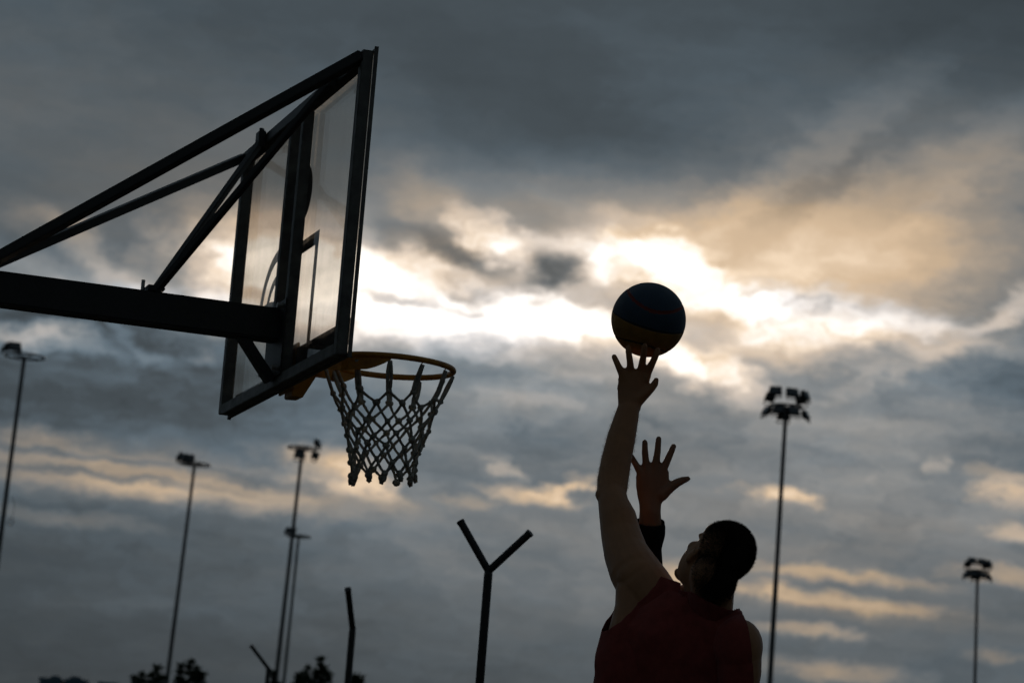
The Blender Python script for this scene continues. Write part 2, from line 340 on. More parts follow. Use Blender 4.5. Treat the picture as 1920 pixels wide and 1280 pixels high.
# ================================================================== the basketball hoop
BN = Vector((-.543, 10.1665, 1.7033 + CAMZ)); BY = 1.8761
bd = Vector((math.cos(BY), math.sin(BY), 0)); bn = Vector((bd.y, -bd.x, 0)); bz = Vector((0, 0, 1))
def B(s, t, h): return BN + bd * s + bn * t + bz * h       # along the board, out of its front, up
court = MB(); cc = B(.9, 5, 0); cc.z = 0
court.box(cc + Vector((0, 0, -.01)), bd * 9, bn * 8, bz * .012)
co = tag(court.build('court', M_court), kind='structure')
def paint(pts, w):
    m = MB()
    m.tube(pts, [(w / 2, .0015)] * len(pts), 4, side=None)
    return m
def flat(s, t): p = B(s, t, 0); p.z = .0035; return p
for a, b in (((-6.6, -1.2), (8.4, -1.2)), ((-6.6, -1.2), (-6.6, 12.8)), ((8.4, -1.2), (8.4, 12.8)), ((-1.55, -1.2), (-1.55, 4.6)), ((3.35, -1.2), (3.35, 4.6)), ((-1.55, 4.6), (3.35, 4.6))):
    A, D = flat(*a), flat(*b); t = (D - A).normalized()
    MB().box((A + D) / 2, t.cross(bz) * .025, (D - A) / 2, bz * .0015).build('court_line', M_line, co)
arc = [flat(.9 + 6.75 * math.cos(R(a)), .38 + 6.75 * math.sin(R(a))) for a in range(0, 181, 4)]
m = MB()
for a, b in zip(arc[:-1], arc[1:]):
    t = (b - a).normalized(); x = t.cross(bz) * .025
    m.add([a - x, b - x, b + x, a + x], [(0, 1, 2, 3)])
m.build('court_line', M_line, co)

PT = 1.32                                                   # how far the post stands behind the glass
foot = B(.9, -PT, 0); foot.z = 0
hoop = empty('basketball_hoop', foot, 'black steel basketball hoop with glass backboard and yellow orange rim', 'basketball hoop')
MB().tube([foot, foot + bz * 3.24], [.085, .085], 28).build('post', M_black, hoop, smooth=False)
MB().box(foot + bz * .012, bd * .25, bn * .25, bz * .012).build('base_plate', M_black, hoop, .003)
for sx_ in (-1, 1):
    for sy_ in (-1, 1):
        MB().tube([foot + bd * .19 * sx_ + bn * .19 * sy_ + bz * .024, foot + bd * .19 * sx_ + bn * .19 * sy_ + bz * .07], .016, 6).build('anchor_bolt', M_bolt, hoop)
BH0, BH1 = .155, .275
MB().box(B(.9, -(PT + .055) / 2 + .0, (BH0 + BH1) / 2), bd * .05, bn * (PT - .055) / 2, bz * (BH1 - BH0) / 2).build('arm', M_black, hoop, .006)
# struts from the post head to the top corners, braces from the arm to the top bar
head = B(.9, -1.19, .255)
def strut(name, a, b, w, h):
    o = MB().bar(a, b, w, h).build(name, M_black, hoop, .003)
    return o
strut('strut', head + bd * -.03, B(.012, -.046, 1.035), .042, .038)
strut('strut', head + bd * .03, B(1.785, -.046, 1.035), .036, .032)
br0 = B(.9, -.53, BH1)
strut('brace', br0 + bd * -.022 - bz * .01, B(.37, -.066, 1.02), .027, .024)
strut('brace', br0 + bd * .022 - bz * .01, B(1.43, -.066, 1.02), .027, .024)
MB().bar(br0 - bd * .05 + bz * .012, br0 + bd * .05 + bz * .012, .05, .022).build('brace_bracket', M_black, hoop, .002)
MB().tube([br0 - bn * .035 + bz * .0, br0 - bn * .035 + bz * .045], .007, 6).build('bolt', M_bolt, hoop)
MB().tube([br0 + bn * .03 - bd * .05 + bz * .012, br0 + bn * .03 + bd * .05 + bz * .012], .009, 6).build('bolt', M_black, hoop)
# gusset under the arm
MB().bar(B(.9, -.19, BH0 + .015), B(.9, -.062, .01), .06, .035).build('gusset', M_black, hoop, .002)
MB().box(B(.9, -.0575, .16), bd * .13, bn * .0025, bz * .14).build('mounting_plate', M_black, hoop)
for s_ in (.80, 1.0):
    for h_ in (.045, .275):
        MB().tube([B(s_, -.06, h_), B(s_, -.085, h_)], .011, 6).build('bolt', M_bolt, hoop)
# backboard
bb = bpy.data.objects.new('backboard', None); C.objects.link(bb); bb.parent = hoop; bb.matrix_parent_inverse = parent_world(hoop).inverted(); bb.location = B(.9, 0, 0)
pane = MB().box(B(.9, -.006, .525), bd * .9, bn * .005, bz * .525).build('glass_pane', M_glass, bb)
pane.location = (0, 0, 0)
FT0, FT1 = -.051, -.0115
def fbar(s0, s1, h0, h1, m_=M_frame, t0=FT0, t1=FT1, nm='frame_bar'):
    return MB().box(B((s0 + s1) / 2, (t0 + t1) / 2, (h0 + h1) / 2), bd * (s1 - s0) / 2, bn * (t1 - t0) / 2, bz * (h1 - h0) / 2).build(nm, m_, bb, .0025)
FW = .042
fbar(-.002, FW, -.012, 1.055, M_frame); fbar(1.8 - FW, 1.802, -.006, 1.055, M_frame)
fbar(FW, 1.8 - FW, -.012, FW - .012, M_frame); fbar(FW, 1.8 - FW, 1.055 - FW, 1.055, M_black)
fbar(.79, .83, FW - .012, 1.055 - FW, M_frame); fbar(.97, 1.01, FW - .012, 1.055 - FW, M_frame)
# thin trim round the front edge
for a, b in ((( -.004, -.014), (1.804, -.004)), ((-.004, 1.054), (1.804, 1.062))):
    MB().box(B((a[0] + b[0]) / 2, -.004, (a[1] + b[1]) / 2), bd * (b[0] - a[0]) / 2, bn * .007, bz * (b[1] - a[1]) / 2).build('edge_trim', M_frame, bb)
for s_ in (-.0065, 1.8065):
    MB().box(B(s_, -.004, .525), bd * .0022, bn * .007, bz * .545).build('edge_trim', M_frame, bb)
# flat print and pale shapes on the front of the glass
def pr(pts, m_, nm='board_marking', t=.0007):
    k = len(pts) // 2
    return MB().add([B(s, t, h) for s, h in pts], [(i, i + 1, k + i + 1, k + i) for i in range(k - 1)]).build(nm, m_, bb)
def rect(s0, s1, h0, h1, m_=M_print): return pr([(s0, h0), (s1, h0), (s0, h1), (s1, h1)], m_)
rect(.60, .65, .10, .535); rect(1.15, 1.20, .10, .535); rect(.65, 1.15, .485, .535)
rect(FW, .90, .032, .125); rect(.90, 1.75, .032, .07)
aa = [R(x) for x in range(0, 361, 12)]
pr([(.90 + .125 * math.cos(a), .72 + .11 * math.sin(a)) for a in aa] + [(.90, .72)] * len(aa), M_print)
for r0_, r1_, tt in ((.20, .245, .0008), (.11, .145, .0010)):           # pale grey curved shapes on the far half
    al = [R(x) for x in range(90, 186, 8)]
    pr([(1.195 - r0_ * 1.15 * math.cos(a), .325 + r0_ * math.sin(a)) for a in al] + [(1.195 - r1_ * 1.15 * math.cos(a), .325 + r1_ * math.sin(a)) for a in al], M_paleg, t=tt)
al = [R(x) for x in range(0, 181, 12)]
pr([(1.36 + .25 * math.cos(a), .315 + .06 * math.sin(a)) for a in al] + [(1.36 + .25 * math.cos(a), .29) for a in al], M_paleg)
# clamps on the top bar
for s_ in (.37, 1.43):
    MB().box(B(s_, -.066, 1.03), bd * .03, bn * .014, bz * .032).build('brace_clamp', M_black, hoop, .003)
    MB().tube([B(s_ + .012, -.06, 1.05), B(s_ + .012, -.06, 1.078)], .008, 6).build('bolt', M_black, hoop)
    MB().tube([B(s_ - .016, -.07, 1.05), B(s_ - .016, -.07, 1.072)], .008, 6).build('bolt', M_black, hoop)
# rim
RH = .121; RC = lambda r, a, dh=0.: B(.9 + r * math.cos(a), .384 + r * math.sin(a), RH + dh)
rim = MB().tube([RC(.239, 2 * math.pi * i / 72) for i in range(72)], .0112, 12, closed=True).build('rim', M_rim, hoop, smooth=True)
def sheet(name, pts_a, pts_b, th, par, m_=M_rim):
    m = MB(); k = len(pts_a)
    m.add(list(pts_a) + list(pts_b), [(i, i + 1, k + i + 1, k + i) for i in range(k - 1)])
    o = m.build(name, m_, par); md = o.modifiers.new('solid', 'SOLIDIFY'); md.thickness = th; md.offset = 0
    return o
for sg in (-1, 1):                                           # tapering side plates under the ring
    an = [R(-90 + sg * x) for x in (28, 37, 46, 55, 63, 70, 76)]
    dep = [.050, .050, .050, .048, .038, .024, .008]
    sheet('side_plate', [RC(.239, a, -.006) for a in an], [RC(.239, a, -.006 - d_) for a, d_ in zip(an, dep)], .005, rim)
    a0 = RC(.239, R(-90 + sg * 28), -.006); a1 = RC(.239, R(-90 + sg * 28), -.058); w0 = B(.9 + sg * .10, .006, RH - .006); w1 = B(.9 + sg * .10, .006, RH - .058)
    sheet('side_plate', [a0, w0], [a1, w1], .005, rim)
MB().box(B(.9, .0055, RH - .06), bd * .115, bn * .005, bz * .085).build('rim_plate', M_rim, rim, .002)
MB().add([B(.9 - .1, .01, RH - .008), B(.9 + .1, .01, RH - .008), B(.9 + .11, .128, RH - .008), B(.9 - .11, .128, RH - .008),
          B(.9 - .1, .01, RH - .012), B(.9 + .1, .01, RH - .012), B(.9 + .11, .128, RH - .012), B(.9 - .11, .128, RH - .012)],
         [(0, 1, 2, 3), (7, 6, 5, 4), (0, 4, 5, 1), (1, 5, 6, 2), (2, 6, 7, 3), (3, 7, 4, 0)]).build('top_plate', M_rim, rim)
# spring box hanging below the plate
MB().add([B(.9 + s_, t_, h_) for s_, t_, h_ in ((-.085, .011, RH - .015), (.085, .011, RH - .015), (.07, .13, RH - .015), (-.07, .13, RH - .015), (-.06, .011, RH - .165), (.06, .011, RH - .165), (.045, .055, RH - .165), (-.045, .055, RH - .165))],
         [(0, 1, 2, 3), (7, 6, 5, 4), (0, 4, 5, 1), (1, 5, 6, 2), (2, 6, 7, 3), (3, 7, 4, 0)]).build('spring_box', M_rim, rim, .003)
NH = 12
hk = MB().tube([(0, 0, 0), (.004, 0, -.008), (.0, 0, -.016), (-.006, 0, -.012)], .0022, 6).mesh('net_hook')
for i in range(NH):
    a = 2 * math.pi * (i + .5) / NH
    o = link('net_hook', hk, M_rim, rim); o.location = RC(.239, a, -.0085); o.rotation_euler = (0, 0, a)

# ================================================================== the net
nr = random.Random(11)
net = empty('basketball_net', RC(0, 0), 'dirty white knotted cord net hanging from the hoop rim', 'net')
rows = [(0.0, .239, -.018), (1, .198, -.115), (2, .176, -.170), (3, .158, -.222), (4, .141, -.272), (5, .128, -.318), (6, .119, -.366), (7, .113, -.410)]
grid = []
for k, (_, r_, h_) in enumerate(rows):
    row = []
    for i in range(NH):
        a = 2 * math.pi * (i + .5 + (.5 if k % 2 == 0 and k > 0 else 0)) / NH
        j = 0 if k == 0 else 1
        row.append(RC(r_ + j * nr.uniform(-.008, .008), a + j * nr.uniform(-.05, .05), h_ + j * nr.uniform(-.011, .011)) + bn * (.0 * h_) + Vector((.03, 0, 0)) * abs(h_))
    grid.append(row)
def sag(a, b, n=5, amt=.004):
    o = Vector((nr.uniform(-1, 1), nr.uniform(-1, 1), nr.uniform(-1, 0))) * amt
    return [a.lerp(b, t / n) + o * math.sin(math.pi * t / n) for t in range(n + 1)]
for i in range(NH):
    for sg in (-1, 1):
        # double cord from the hook to the first knot, then one diagonal cord to the hem
        off = Vector((nr.uniform(-.004, .004), nr.uniform(-.004, .004), 0))
        side_ = (grid[1][(i + 1) % NH] - grid[1][i - 1]).normalized() * .0045 * sg
        pts = sag(grid[0][i] + side_ * .4, grid[1][i] + side_ * .5, 6, .003); pts = [p + side_ * math.sin(math.pi * t / 6) for t, p in enumerate(pts)]
        idx = i
        for k in range(1, len(rows) - 1):
            # odd rows sit on the hook angle, even rows half a step on
            if k % 2 == 1: nx = idx if sg > 0 else (idx - 1) % NH
            else: nx = (idx + 1) % NH if sg > 0 else idx
            pts += sag(grid[k][idx], grid[k + 1][nx], 5, .004)[1:]
            idx = nx
        MB().tube(pts, [(.0068 if t < 6 else .0054) + nr.uniform(-.0006, .0006) for t, _ in enumerate(pts)], 7).build('cord', M_net, net, smooth=True)
kb = bmesh.new(); bmesh.ops.create_icosphere(kb, subdivisions=2, radius=.0118)
for v_ in kb.verts:
    v_.co *= 1 + .28 * noise.noise(v_.co * 260)
kme = bpy.data.meshes.new('knot'); kb.to_mesh(kme); kb.free()
for k in range(1, len(rows)):
    for i in range(NH):
        o = link('knot', kme, M_net, net, True); o.location = grid[k][i]; s_ = nr.uniform(.8, 1.15)
        o.scale = (s_, s_, s_ * 1.15); o.rotation_euler = (nr.uniform(0, 6), nr.uniform(0, 6), nr.uniform(0, 6))
tb = MB().tube([(0, 0, .006), (.001, 0, -.006), (-.001, .001, -.018), (.002, 0, -.028)], [.0075, .0095, .0105, .007], 9)
for i_, p_ in enumerate(tb.v): tb.v[i_] = p_ * (1 + .15 * noise.noise(p_ * 300))
tme = tb.mesh('cord_end')
for i in range(NH):
    if nr.random() < .85:
        o = link('cord_end', tme, M_net, net, True); o.location = grid[-1][i]; o.rotation_euler = (nr.uniform(-.35, .35), nr.uniform(-.35, .35), nr.uniform(0, 6)); o.scale = (1, 1, nr.uniform(.8, 1.2))

# ================================================================== the ball
BALL = at(1216, 599.5, 9.93); BR = .1222
ball = empty('basketball', BALL - Vector((0, 0, BR)), 'navy and mustard basketball balanced on raised fingertips', 'ball')
bX = (cR * .96 + cU * -.28).normalized(); bZ_ = (cU * .93 + cR * .26 - cF * .25); bZ_ = (bZ_ - bX * bZ_.dot(bX)).normalized(); bY_ = bZ_.cross(bX)
def seamfn(p):                                # p: unit vector in ball axes; distances to the eight-panel seams
    x, y, z = p
    s1 = z + .0                               # equator
    s2 = y - .0
    c = x * x * 1.0 - (z * z) * .0
    s3 = abs(z) - (.47 + .30 * x * x)         # pair of bowed seams
    return s1, s2, s3
panels = {}
n_, m_ = 220, 110
sv = []
for i in range(m_ + 1):
    th = math.pi * i / m_
    for j in range(n_):
        a = 2 * math.pi * j / n_; p = Vector((math.cos(th), math.sin(th) * math.cos(a), math.sin(th) * math.sin(a)))
        s1, s2, s3 = seamfn(p); dmin = min(abs(s1), abs(s2), abs(s3) * .85)
        gr = max(0., 1 - dmin / .030); r_ = BR * (1 - .022 * gr * gr)
        sv.append((p, BALL + (bX * p.x + bY_ * p.y + bZ_ * p.z) * r_))
for i in range(m_):
    for j in range(n_):
        ids = (i * n_ + j, i * n_ + (j + 1) % n_, (i + 1) * n_ + (j + 1) % n_, (i + 1) * n_ + j)
        p = (sv[ids[0]][0] + sv[ids[2]][0]) / 2; s1, s2, s3 = seamfn(p)
        dm = min(abs(s1), abs(s2), abs(s3) * .85)
        key = ('stripe' if s1 > .3 and abs(s3) < .045 and dm < .04 else 'seam') if dm < .020 or (s1 > .3 and abs(s3) < .045) else ('o' if s3 > 0 else 'i', s1 > 0, s2 > 0)
        panels.setdefault(key, []).append(ids)
for key, fs in panels.items():
    used = sorted({i for f in fs for i in f}); mp_ = {a: b for b, a in enumerate(used)}
    m = MB().add([sv[i][1] for i in used], [[mp_[i] for i in f] for f in fs])
    if key == 'seam':
        mt = M_seam
    elif key == 'stripe': mt = M_ballr
    else: mt = M_ballb if key[1] else M_bally
    o = m.build(key if isinstance(key, str) else 'panel', mt, ball, smooth=True)

# ================================================================== people
def remesh(mb, voxel, smooth=6, fac=.5):
    me = mb.mesh('body'); o = bpy.data.objects.new('tmp', me); C.objects.link(o)
    r_ = o.modifiers.new('r', 'REMESH'); r_.mode = 'VOXEL'; r_.voxel_size = voxel; r_.use_smooth_shade = True
    s_ = o.modifiers.new('s', 'SMOOTH'); s_.factor = fac; s_.iterations = smooth
    dg = bpy.context.evaluated_depsgraph_get(); out = bpy.data.meshes.new_from_object(o.evaluated_get(dg))
    bpy.data.objects.remove(o); bpy.data.meshes.remove(me)
    return out
def garment(body, name, m, parent, planes, seed_pt, off, wr=.0, wsc=9., thick=.002, seed=0., drop=None, taper=None):
    # the part of the body's surface on the keep side of every plane, lifted off the skin
    b = bmesh.new(); b.from_mesh(body)
    for co_, no_ in planes:                   # no_ points to what is cut away
        bmesh.ops.bisect_plane(b, geom=b.verts[:] + b.edges[:] + b.faces[:], plane_co=co_, plane_no=no_, clear_outer=True)
    if drop: bmesh.ops.delete(b, geom=[x for x in b.verts if drop(x.co)], context='VERTS')
    b.verts.ensure_lookup_table()
    st = min(b.verts, key=lambda v_: (v_.co - seed_pt).length_squared); seen = {st}; stack = [st]
    while stack:
        x = stack.pop()
        for e in x.link_edges:
            y = e.other_vert(x)
            if y not in seen: seen.add(y); stack.append(y)
    bmesh.ops.delete(b, geom=[x for x in b.verts if x not in seen], context='VERTS')
    b.normal_update()
    for it in range(3): bmesh.ops.smooth_vert(b, verts=[x for x in b.verts if not x.is_boundary], factor=.5, use_axis_x=True, use_axis_y=True, use_axis_z=True)
    b.normal_update()
    mv = []
    for x in b.verts:
        p = x.co; k = off
        if wr:
            d_ = p + Vector((seed, seed * 2, 0)); w_ = noise.noise(Vector((d_.x * wsc, d_.y * wsc, d_.z * wsc * .55))) + .5 * noise.noise(d_ * wsc * 2.3)
            k += wr * w_
        if taper: k *= min(1., .08 + max(0., min((c_ - p).dot(n_) for c_, n_ in planes) / taper))
        mv.append(x.normal * k)
    for x, d_ in zip(b.verts, mv): x.co += d_
    me = bpy.data.meshes.new(name); b.to_mesh(me); b.free(); me.materials.clear()
    o = link(name, me, m, parent, True)
    md = o.modifiers.new('solid', 'SOLIDIFY'); md.thickness = thick; md.offset = -1
    return o

def hair(body, person, planes, seed_pt, F):
    inner = [(c_ - n_ * .024, n_) for c_, n_ in planes]
    sh = garment(body, 'hair', M_hair, person, inner, seed_pt, .005, .0015, 70, .001, taper=.03)
    rr = random.Random(5); m = MB(); vs = []
    for v_ in body.vertices:
        p = v_.co
        if (p - seed_pt).length > .30: continue
        d_ = min((c_ - p).dot(n_) for c_, n_ in planes)
        if d_ > -.022: vs.append((p.copy(), v_.normal.copy(), d_))
    for p, n_, d_ in vs:
        k = max(0., min(1., (d_ + .022) / .05))
        for _ in range(7):
            if rr.random() > .03 + .97 * k: continue
            ln = (.002 + .010 * k) * rr.uniform(.6, 1.25)
            q = p + Vector((rr.uniform(-1, 1), rr.uniform(-1, 1), rr.uniform(-1, 1))) * .003
            dv = (n_ + Vector((rr.uniform(-1, 1), rr.uniform(-1, 1), rr.uniform(-1, 1))) * .45 + F * .15).normalized()
            sd_ = dv.cross(Vector((rr.uniform(-1, 1), rr.uniform(-1, 1), rr.uniform(-1, 1)))).normalized() * .0007
            m.add([q - sd_, q + sd_, q + dv * ln], [(0, 1, 2)])
    me = bpy.data.meshes.new('hair_strands'); me.from_pydata([tuple(x) for x in m.v], [], m.f); me.update()
    o = link('hair_strands', me, M_hair, sh); o['kind'] = 'stuff'
    return sh
def arm_hair(body, person, a, b, rad, n, m_):
    rr = random.Random(9); m = MB(); ax = (b - a); L2 = ax.length_squared; vs = []
    for v_ in body.vertices:
        t = (v_.co - a).dot(ax) / L2
        if .06 < t < 1.0 and (v_.co - a - ax * t).length < rad: vs.append((v_.co.copy(), v_.normal.copy()))
    for _ in range(n):
        p, n_ = rr.choice(vs)
        q = p + Vector((rr.uniform(-1, 1), rr.uniform(-1, 1), rr.uniform(-1, 1))) * .003
        dv = (n_ * .75 + ax.normalized() * -.5 + Vector((rr.uniform(-1, 1), rr.uniform(-1, 1), rr.uniform(-1, 1))) * .4).normalized()
        sd_ = dv.cross(Vector((rr.uniform(-1, 1), rr.uniform(-1, 1), rr.uniform(-1, 1)))).normalized() * .00022
        m.add([q - sd_, q + sd_, q + dv * rr.uniform(.004, .009)], [(0, 1, 2)])
    me = bpy.data.meshes.new('arm_hair'); me.from_pydata([tuple(x) for x in m.v], [], m.f); me.update()
    link('arm_hair', me, m_, person)['kind'] = 'stuff'
def head_geo(mb, C0, F, U, L):
    H = lambda f, l, u_: C0 + F * f + L * l + U * u_
    mb.ell(H(-.012, 0, .032), F * .101, L * .079, U * .092, 28, 18)       # cranium
    mb.ell(H(.048, 0, .052), F * .046, L * .066, U * .050, 24, 14)        # forehead
    mb.ell(H(.028, 0, -.035), F * .069, L * .064, U * .092, 24, 16)      # face
    mb.ell(H(.012, 0, -.062), F * .062, L * .063, U * .052, 20, 12)      # jaw
    mb.ell(H(.072, 0, -.108), F * .022, L * .026, U * .018)              # chin
    mb.ell(H(.070, 0, .020), F * .024, L * .060, U * .018)               # brow
    for sg in (-1, 1):
        mb.ell(H(.060, sg * .038, -.022), F * .027, L * .024, U * .024)   # cheekbone
        mb.ell(H(-.006, sg * .070, -.046), F * .017, L * .011, U * .028)  # ear
        mb.ell(H(-.013, sg * .075, -.036), F * .016, L * .008, U * .019)
    mb.capsule([H(.092, 0, .006), H(.108, 0, -.022), H(.114, 0, -.036)], [.009, .012, .014], 10)     # nose
    for sg in (-1, 1): mb.ell(H(.100, sg * .013, -.038), F * .010, L * .009, U * .008)
    mb.ell(H(.092, 0, -.066), F * .011, L * .024, U * .006); mb.ell(H(.089, 0, -.077), F * .011, L * .020, U * .007)    # lips
    return H
def face_bits(person, H, F, U, L):
    for sg in (-1, 1):
        MB().ell(H(.068, sg * .031, -.004), F * .013, L * .013, U * .010).build('eye', M_eye, person, smooth=True)
        MB().ell(H(.0795, sg * .031, -.004), F * .0025, L * .006, U * .006).build('iris', M_iris, person, smooth=True)
        MB().capsule([H(.074, sg * .048, .018), H(.083, sg * .032, .023), H(.086, sg * .016, .020)], [.003, .004, .003], 8).build('eyebrow', M_hair, person, smooth=True)
def leg(mb, hip, knee, ankle, toe):
    hip, knee, ankle, toe = map(Vector, (hip, knee, ankle, toe))
    mb.capsule([hip, hip.lerp(knee, .25), hip.lerp(knee, .6), knee], [.092, .088, .07, .056])
    mb.capsule([knee, knee.lerp(ankle, .28), knee.lerp(ankle, .65), ankle], [.056, .06, .045, .036])
    mb.capsule([ankle, ankle.lerp(toe, .4) - Vector((0, 0, .02)), toe], [.037, .04, .026])
def shoe(person, ankle, toe):
    ankle, toe = Vector(ankle), Vector(toe); d = (toe - ankle).normalized(); s_ = Vector((0, 0, 1)).cross(d).normalized(); up = d.cross(s_)
    heel = ankle - d * .05 - up * .035
    b = MB(); b.tube([heel - d * .012, heel + d * .03, ankle.lerp(toe, .35) - up * .02, ankle.lerp(toe, .8) - up * .006, toe + d * .055, toe + d * .085], [(.026, .035), (.042, .055), (.046, .055), (.05, .038), (.042, .028), (.015, .012)], 16, side=s_)
    b.capsule([ankle + up * .045, ankle - up * .01], [.048, .05], 14)
    me = remesh(b, .007, 4); o = link('shoe', me, M_shoe, person, True)
    so = MB(); pts = [heel - d * .015, heel + d * .03, ankle.lerp(toe, .5) - up * .055, toe - up * .03, toe + d * .085 - up * .012]
    so.tube(pts, [(.032, .012), (.045, .014), (.046, .014), (.05, .013), (.03, .010)], 14, side=s_).build('sole', M_sole, o, smooth=True)

# ---- the shooter, seen from behind, left arm up under the ball
S = lambda px, py, d: at(px, py, d)
DS = lambda d: d / FPX                                      # metres per reference pixel at that depth
sb = MB()
def limb(mb, rows_, side=None, n=18, cap=True):             # rows: px, py, depth, radius px (or pair)
    pts = [S(a, b, c) for a, b, c, _ in rows_]
    rr = [(tuple(x * DS(c) for x in r_) if isinstance(r_, tuple) else r_ * DS(c)) for _, _, c, r_ in rows_]
    mb.tube(pts, rr, n, side=side)
    if cap:
        for p, r_ in ((pts[0], rr[0]), (pts[-1], rr[-1])):
            k = min(r_) if isinstance(r_, tuple) else r_
            mb.ell(p, (k, 0, 0), (0, k, 0), (0, 0, k), 14, 8)
# raised left arm
limb(sb, [(1179, 764, 9.86, (21, 16)), (1174, 785, 9.84, (23.5, 19)), (1165, 820, 9.80, (27, 24)), (1156, 860, 9.75, (28.5, 27)), (1149, 900, 9.70, (29.5, 28)), (1147, 926, 9.66, (28, 27))], side=cR)
limb(sb, [(1147, 926, 9.66, 27.5), (1150, 943, 9.63, 29), (1158, 968, 9.60, 35), (1164, 1000, 9.57, 38), (1173, 1035, 9.52, 42), (1188, 1066, 9.47, 48), (1208, 1098, 9.43, 52), (1232, 1130, 9.40, 50)])
sb.ell(S(1131, 927, 9.655), cR * .026, cU * .024, cF * .03)            # elbow point
sb.ell(S(1199, 1080, 9.44), cR * .080, cU * .070, cF * .080)          # deltoid
# lat and side running from the armpit down
limb(sb, [(1190, 1105, 9.42, 36), (1189, 1135, 9.40, 36), (1186, 1170, 9.38, 42), (1184, 1230, 9.36, 58), (1186, 1300, 9.35, 66), (1195, 1380, 9.35, 68)])
# torso
SHL, SHR = S(1205, 1098, 9.43), S(1392, 1200, 9.20)
tS = (SHR - SHL).normalized()
tors = [(1262, 1560, 9.45, (.165, .115)), (1256, 1490, 9.42, (.16, .11)), (1254, 1420, 9.39, (.17, .112)), (1260, 1340, 9.36, (.19, .12)), (1270, 1260, 9.34, (.205, .128)), (1282, 1200, 9.33, (.20, .125)), (1296, 1158, 9.33, (.165, .10)), (1306, 1132, 9.33, (.11, .075))]
sb.tube([S(a, b, c) for a, b, c, _ in tors], [r_ for *_, r_ in tors], 30, side=[cR * .9 - cF * .1] * 4 + [tS.lerp(cR, .5)] * 2 + [tS] * 2)
# shoulder girdle
sb.capsule([S(1222, 1108, 9.41), S(1262, 1128, 9.37), S(1310, 1142, 9.33)], [.066, .058, .062])
sb.capsule([S(1310, 1150, 9.33), S(1350, 1170, 9.27), S(1388, 1192, 9.22)], [.062, .050, .052])
sb.ell(S(1389, 1212, 9.20), cR * .068, cU * .085, cF * .075)          # right deltoid
# right arm hanging, forearm forward
limb(sb, [(1391, 1205, 9.20, 38), (1391, 1260, 9.19, 37), (1386, 1320, 9.19, 31), (1382, 1375, 9.20, 27)])
RE = S(1382, 1375, 9.20); RW = RE + Vector((-.10, .20, -.12))
sb.capsule([RE, RE.lerp(RW, .35), RW], [.043, .042, .028])
rh = (RW - RE).normalized(); rs = rh.cross(Vector((0, 0, 1))).normalized(); ru = rs.cross(rh)
sb.tube([RW - rh * .01, RW + rh * .04, RW + rh * .095], [(.028, .022), (.042, .018), (.042, .014)], 14, side=rs)
for k, ln in enumerate((.062, .075, .08, .072)):
    f0 = RW + rh * .09 + rs * (-.032 + .0215 * k); f1 = f0 + rh * ln * .5 - ru * .01; f2 = f0 + rh * ln * .8 - ru * .035
    sb.capsule([f0 - rh * .02, f0, f1, f2], [.0105, .010, .0092, .008], 10)
sb.capsule([RW + rh * .03 + rs * .025, RW + rh * .06 + rs * .055 - ru * .01, RW + rh * .09 + rs * .06 - ru * .02], [.015, .012, .0095], 10)
# neck and head
HF = Vector((-.36, .84, .41)).normalized(); HU = Vector((.66, -.10, .74)); HU = (HU - HF * HU.dot(HF)).normalized(); HL = HU.cross(HF)
HC = S(1341, 1046, 9.28)
sb.capsule([S(1306, 1140, 9.33), S(1318, 1112, 9.32), HC - HU * .05 - HF * .01], [.066, .062, .060])
sb.capsule([S(1337, 1137, 9.27), HC - HU * .05 - HF * .066], [.062, .070])
sH = head_geo(sb, HC, HF, HU, HL)
# raised hand: palm facing the ball (away from us)
hs = cR
sb.tube([S(1180, 768, 9.86), S(1181, 752, 9.865), S(1184, 733, 9.87), S(1188, 715, 9.872), S(1190, 700, 9.872), S(1191, 692, 9.872)],
        [(r_ * DS(9.87), b_) for r_, b_ in ((21, .026), (23, .023), (27.5, .018), (30, .0165), (30, .014), (28, .010))], 20, side=hs)
def finger(mb, pts, n=12):
    P_ = [S(a, b, c) for a, b, c, _ in pts]; mb.capsule(P_, [r_ * 1.06 * DS(9.8) for *_, r_ in pts], n)
finger(sb, [(1171, 712, 9.872, 8), (1166, 700, 9.87, 7.2), (1158.5, 684, 9.865, 6.2), (1151.5, 668.5, 9.87, 5.4)])
finger(sb, [(1182, 708, 9.872, 8), (1182.5, 693, 9.87, 7.2), (1181, 676, 9.855, 6.4), (1178.5, 659, 9.85, 6.0), (1178, 651, 9.852, 5.2)])
finger(sb, [(1199, 706, 9.872, 8), (1202, 691, 9.868, 7.2), (1205.5, 673, 9.845, 6.4), (1208, 656, 9.832, 6.2), (1209, 648, 9.827, 5.4)])
finger(sb, [(1211, 710, 9.87, 8), (1215.5, 697, 9.868, 7.2), (1223, 681, 9.85, 6.6), (1230.5, 664, 9.84, 6.2), (1233, 656, 9.84, 5.4)])
finger(sb, [(1196, 748, 9.868, 13), (1210, 737, 9.865, 10), (1222, 727, 9.86, 7.4), (1228, 719, 9.857, 6.8), (1230.5, 712, 9.855, 5.2)])
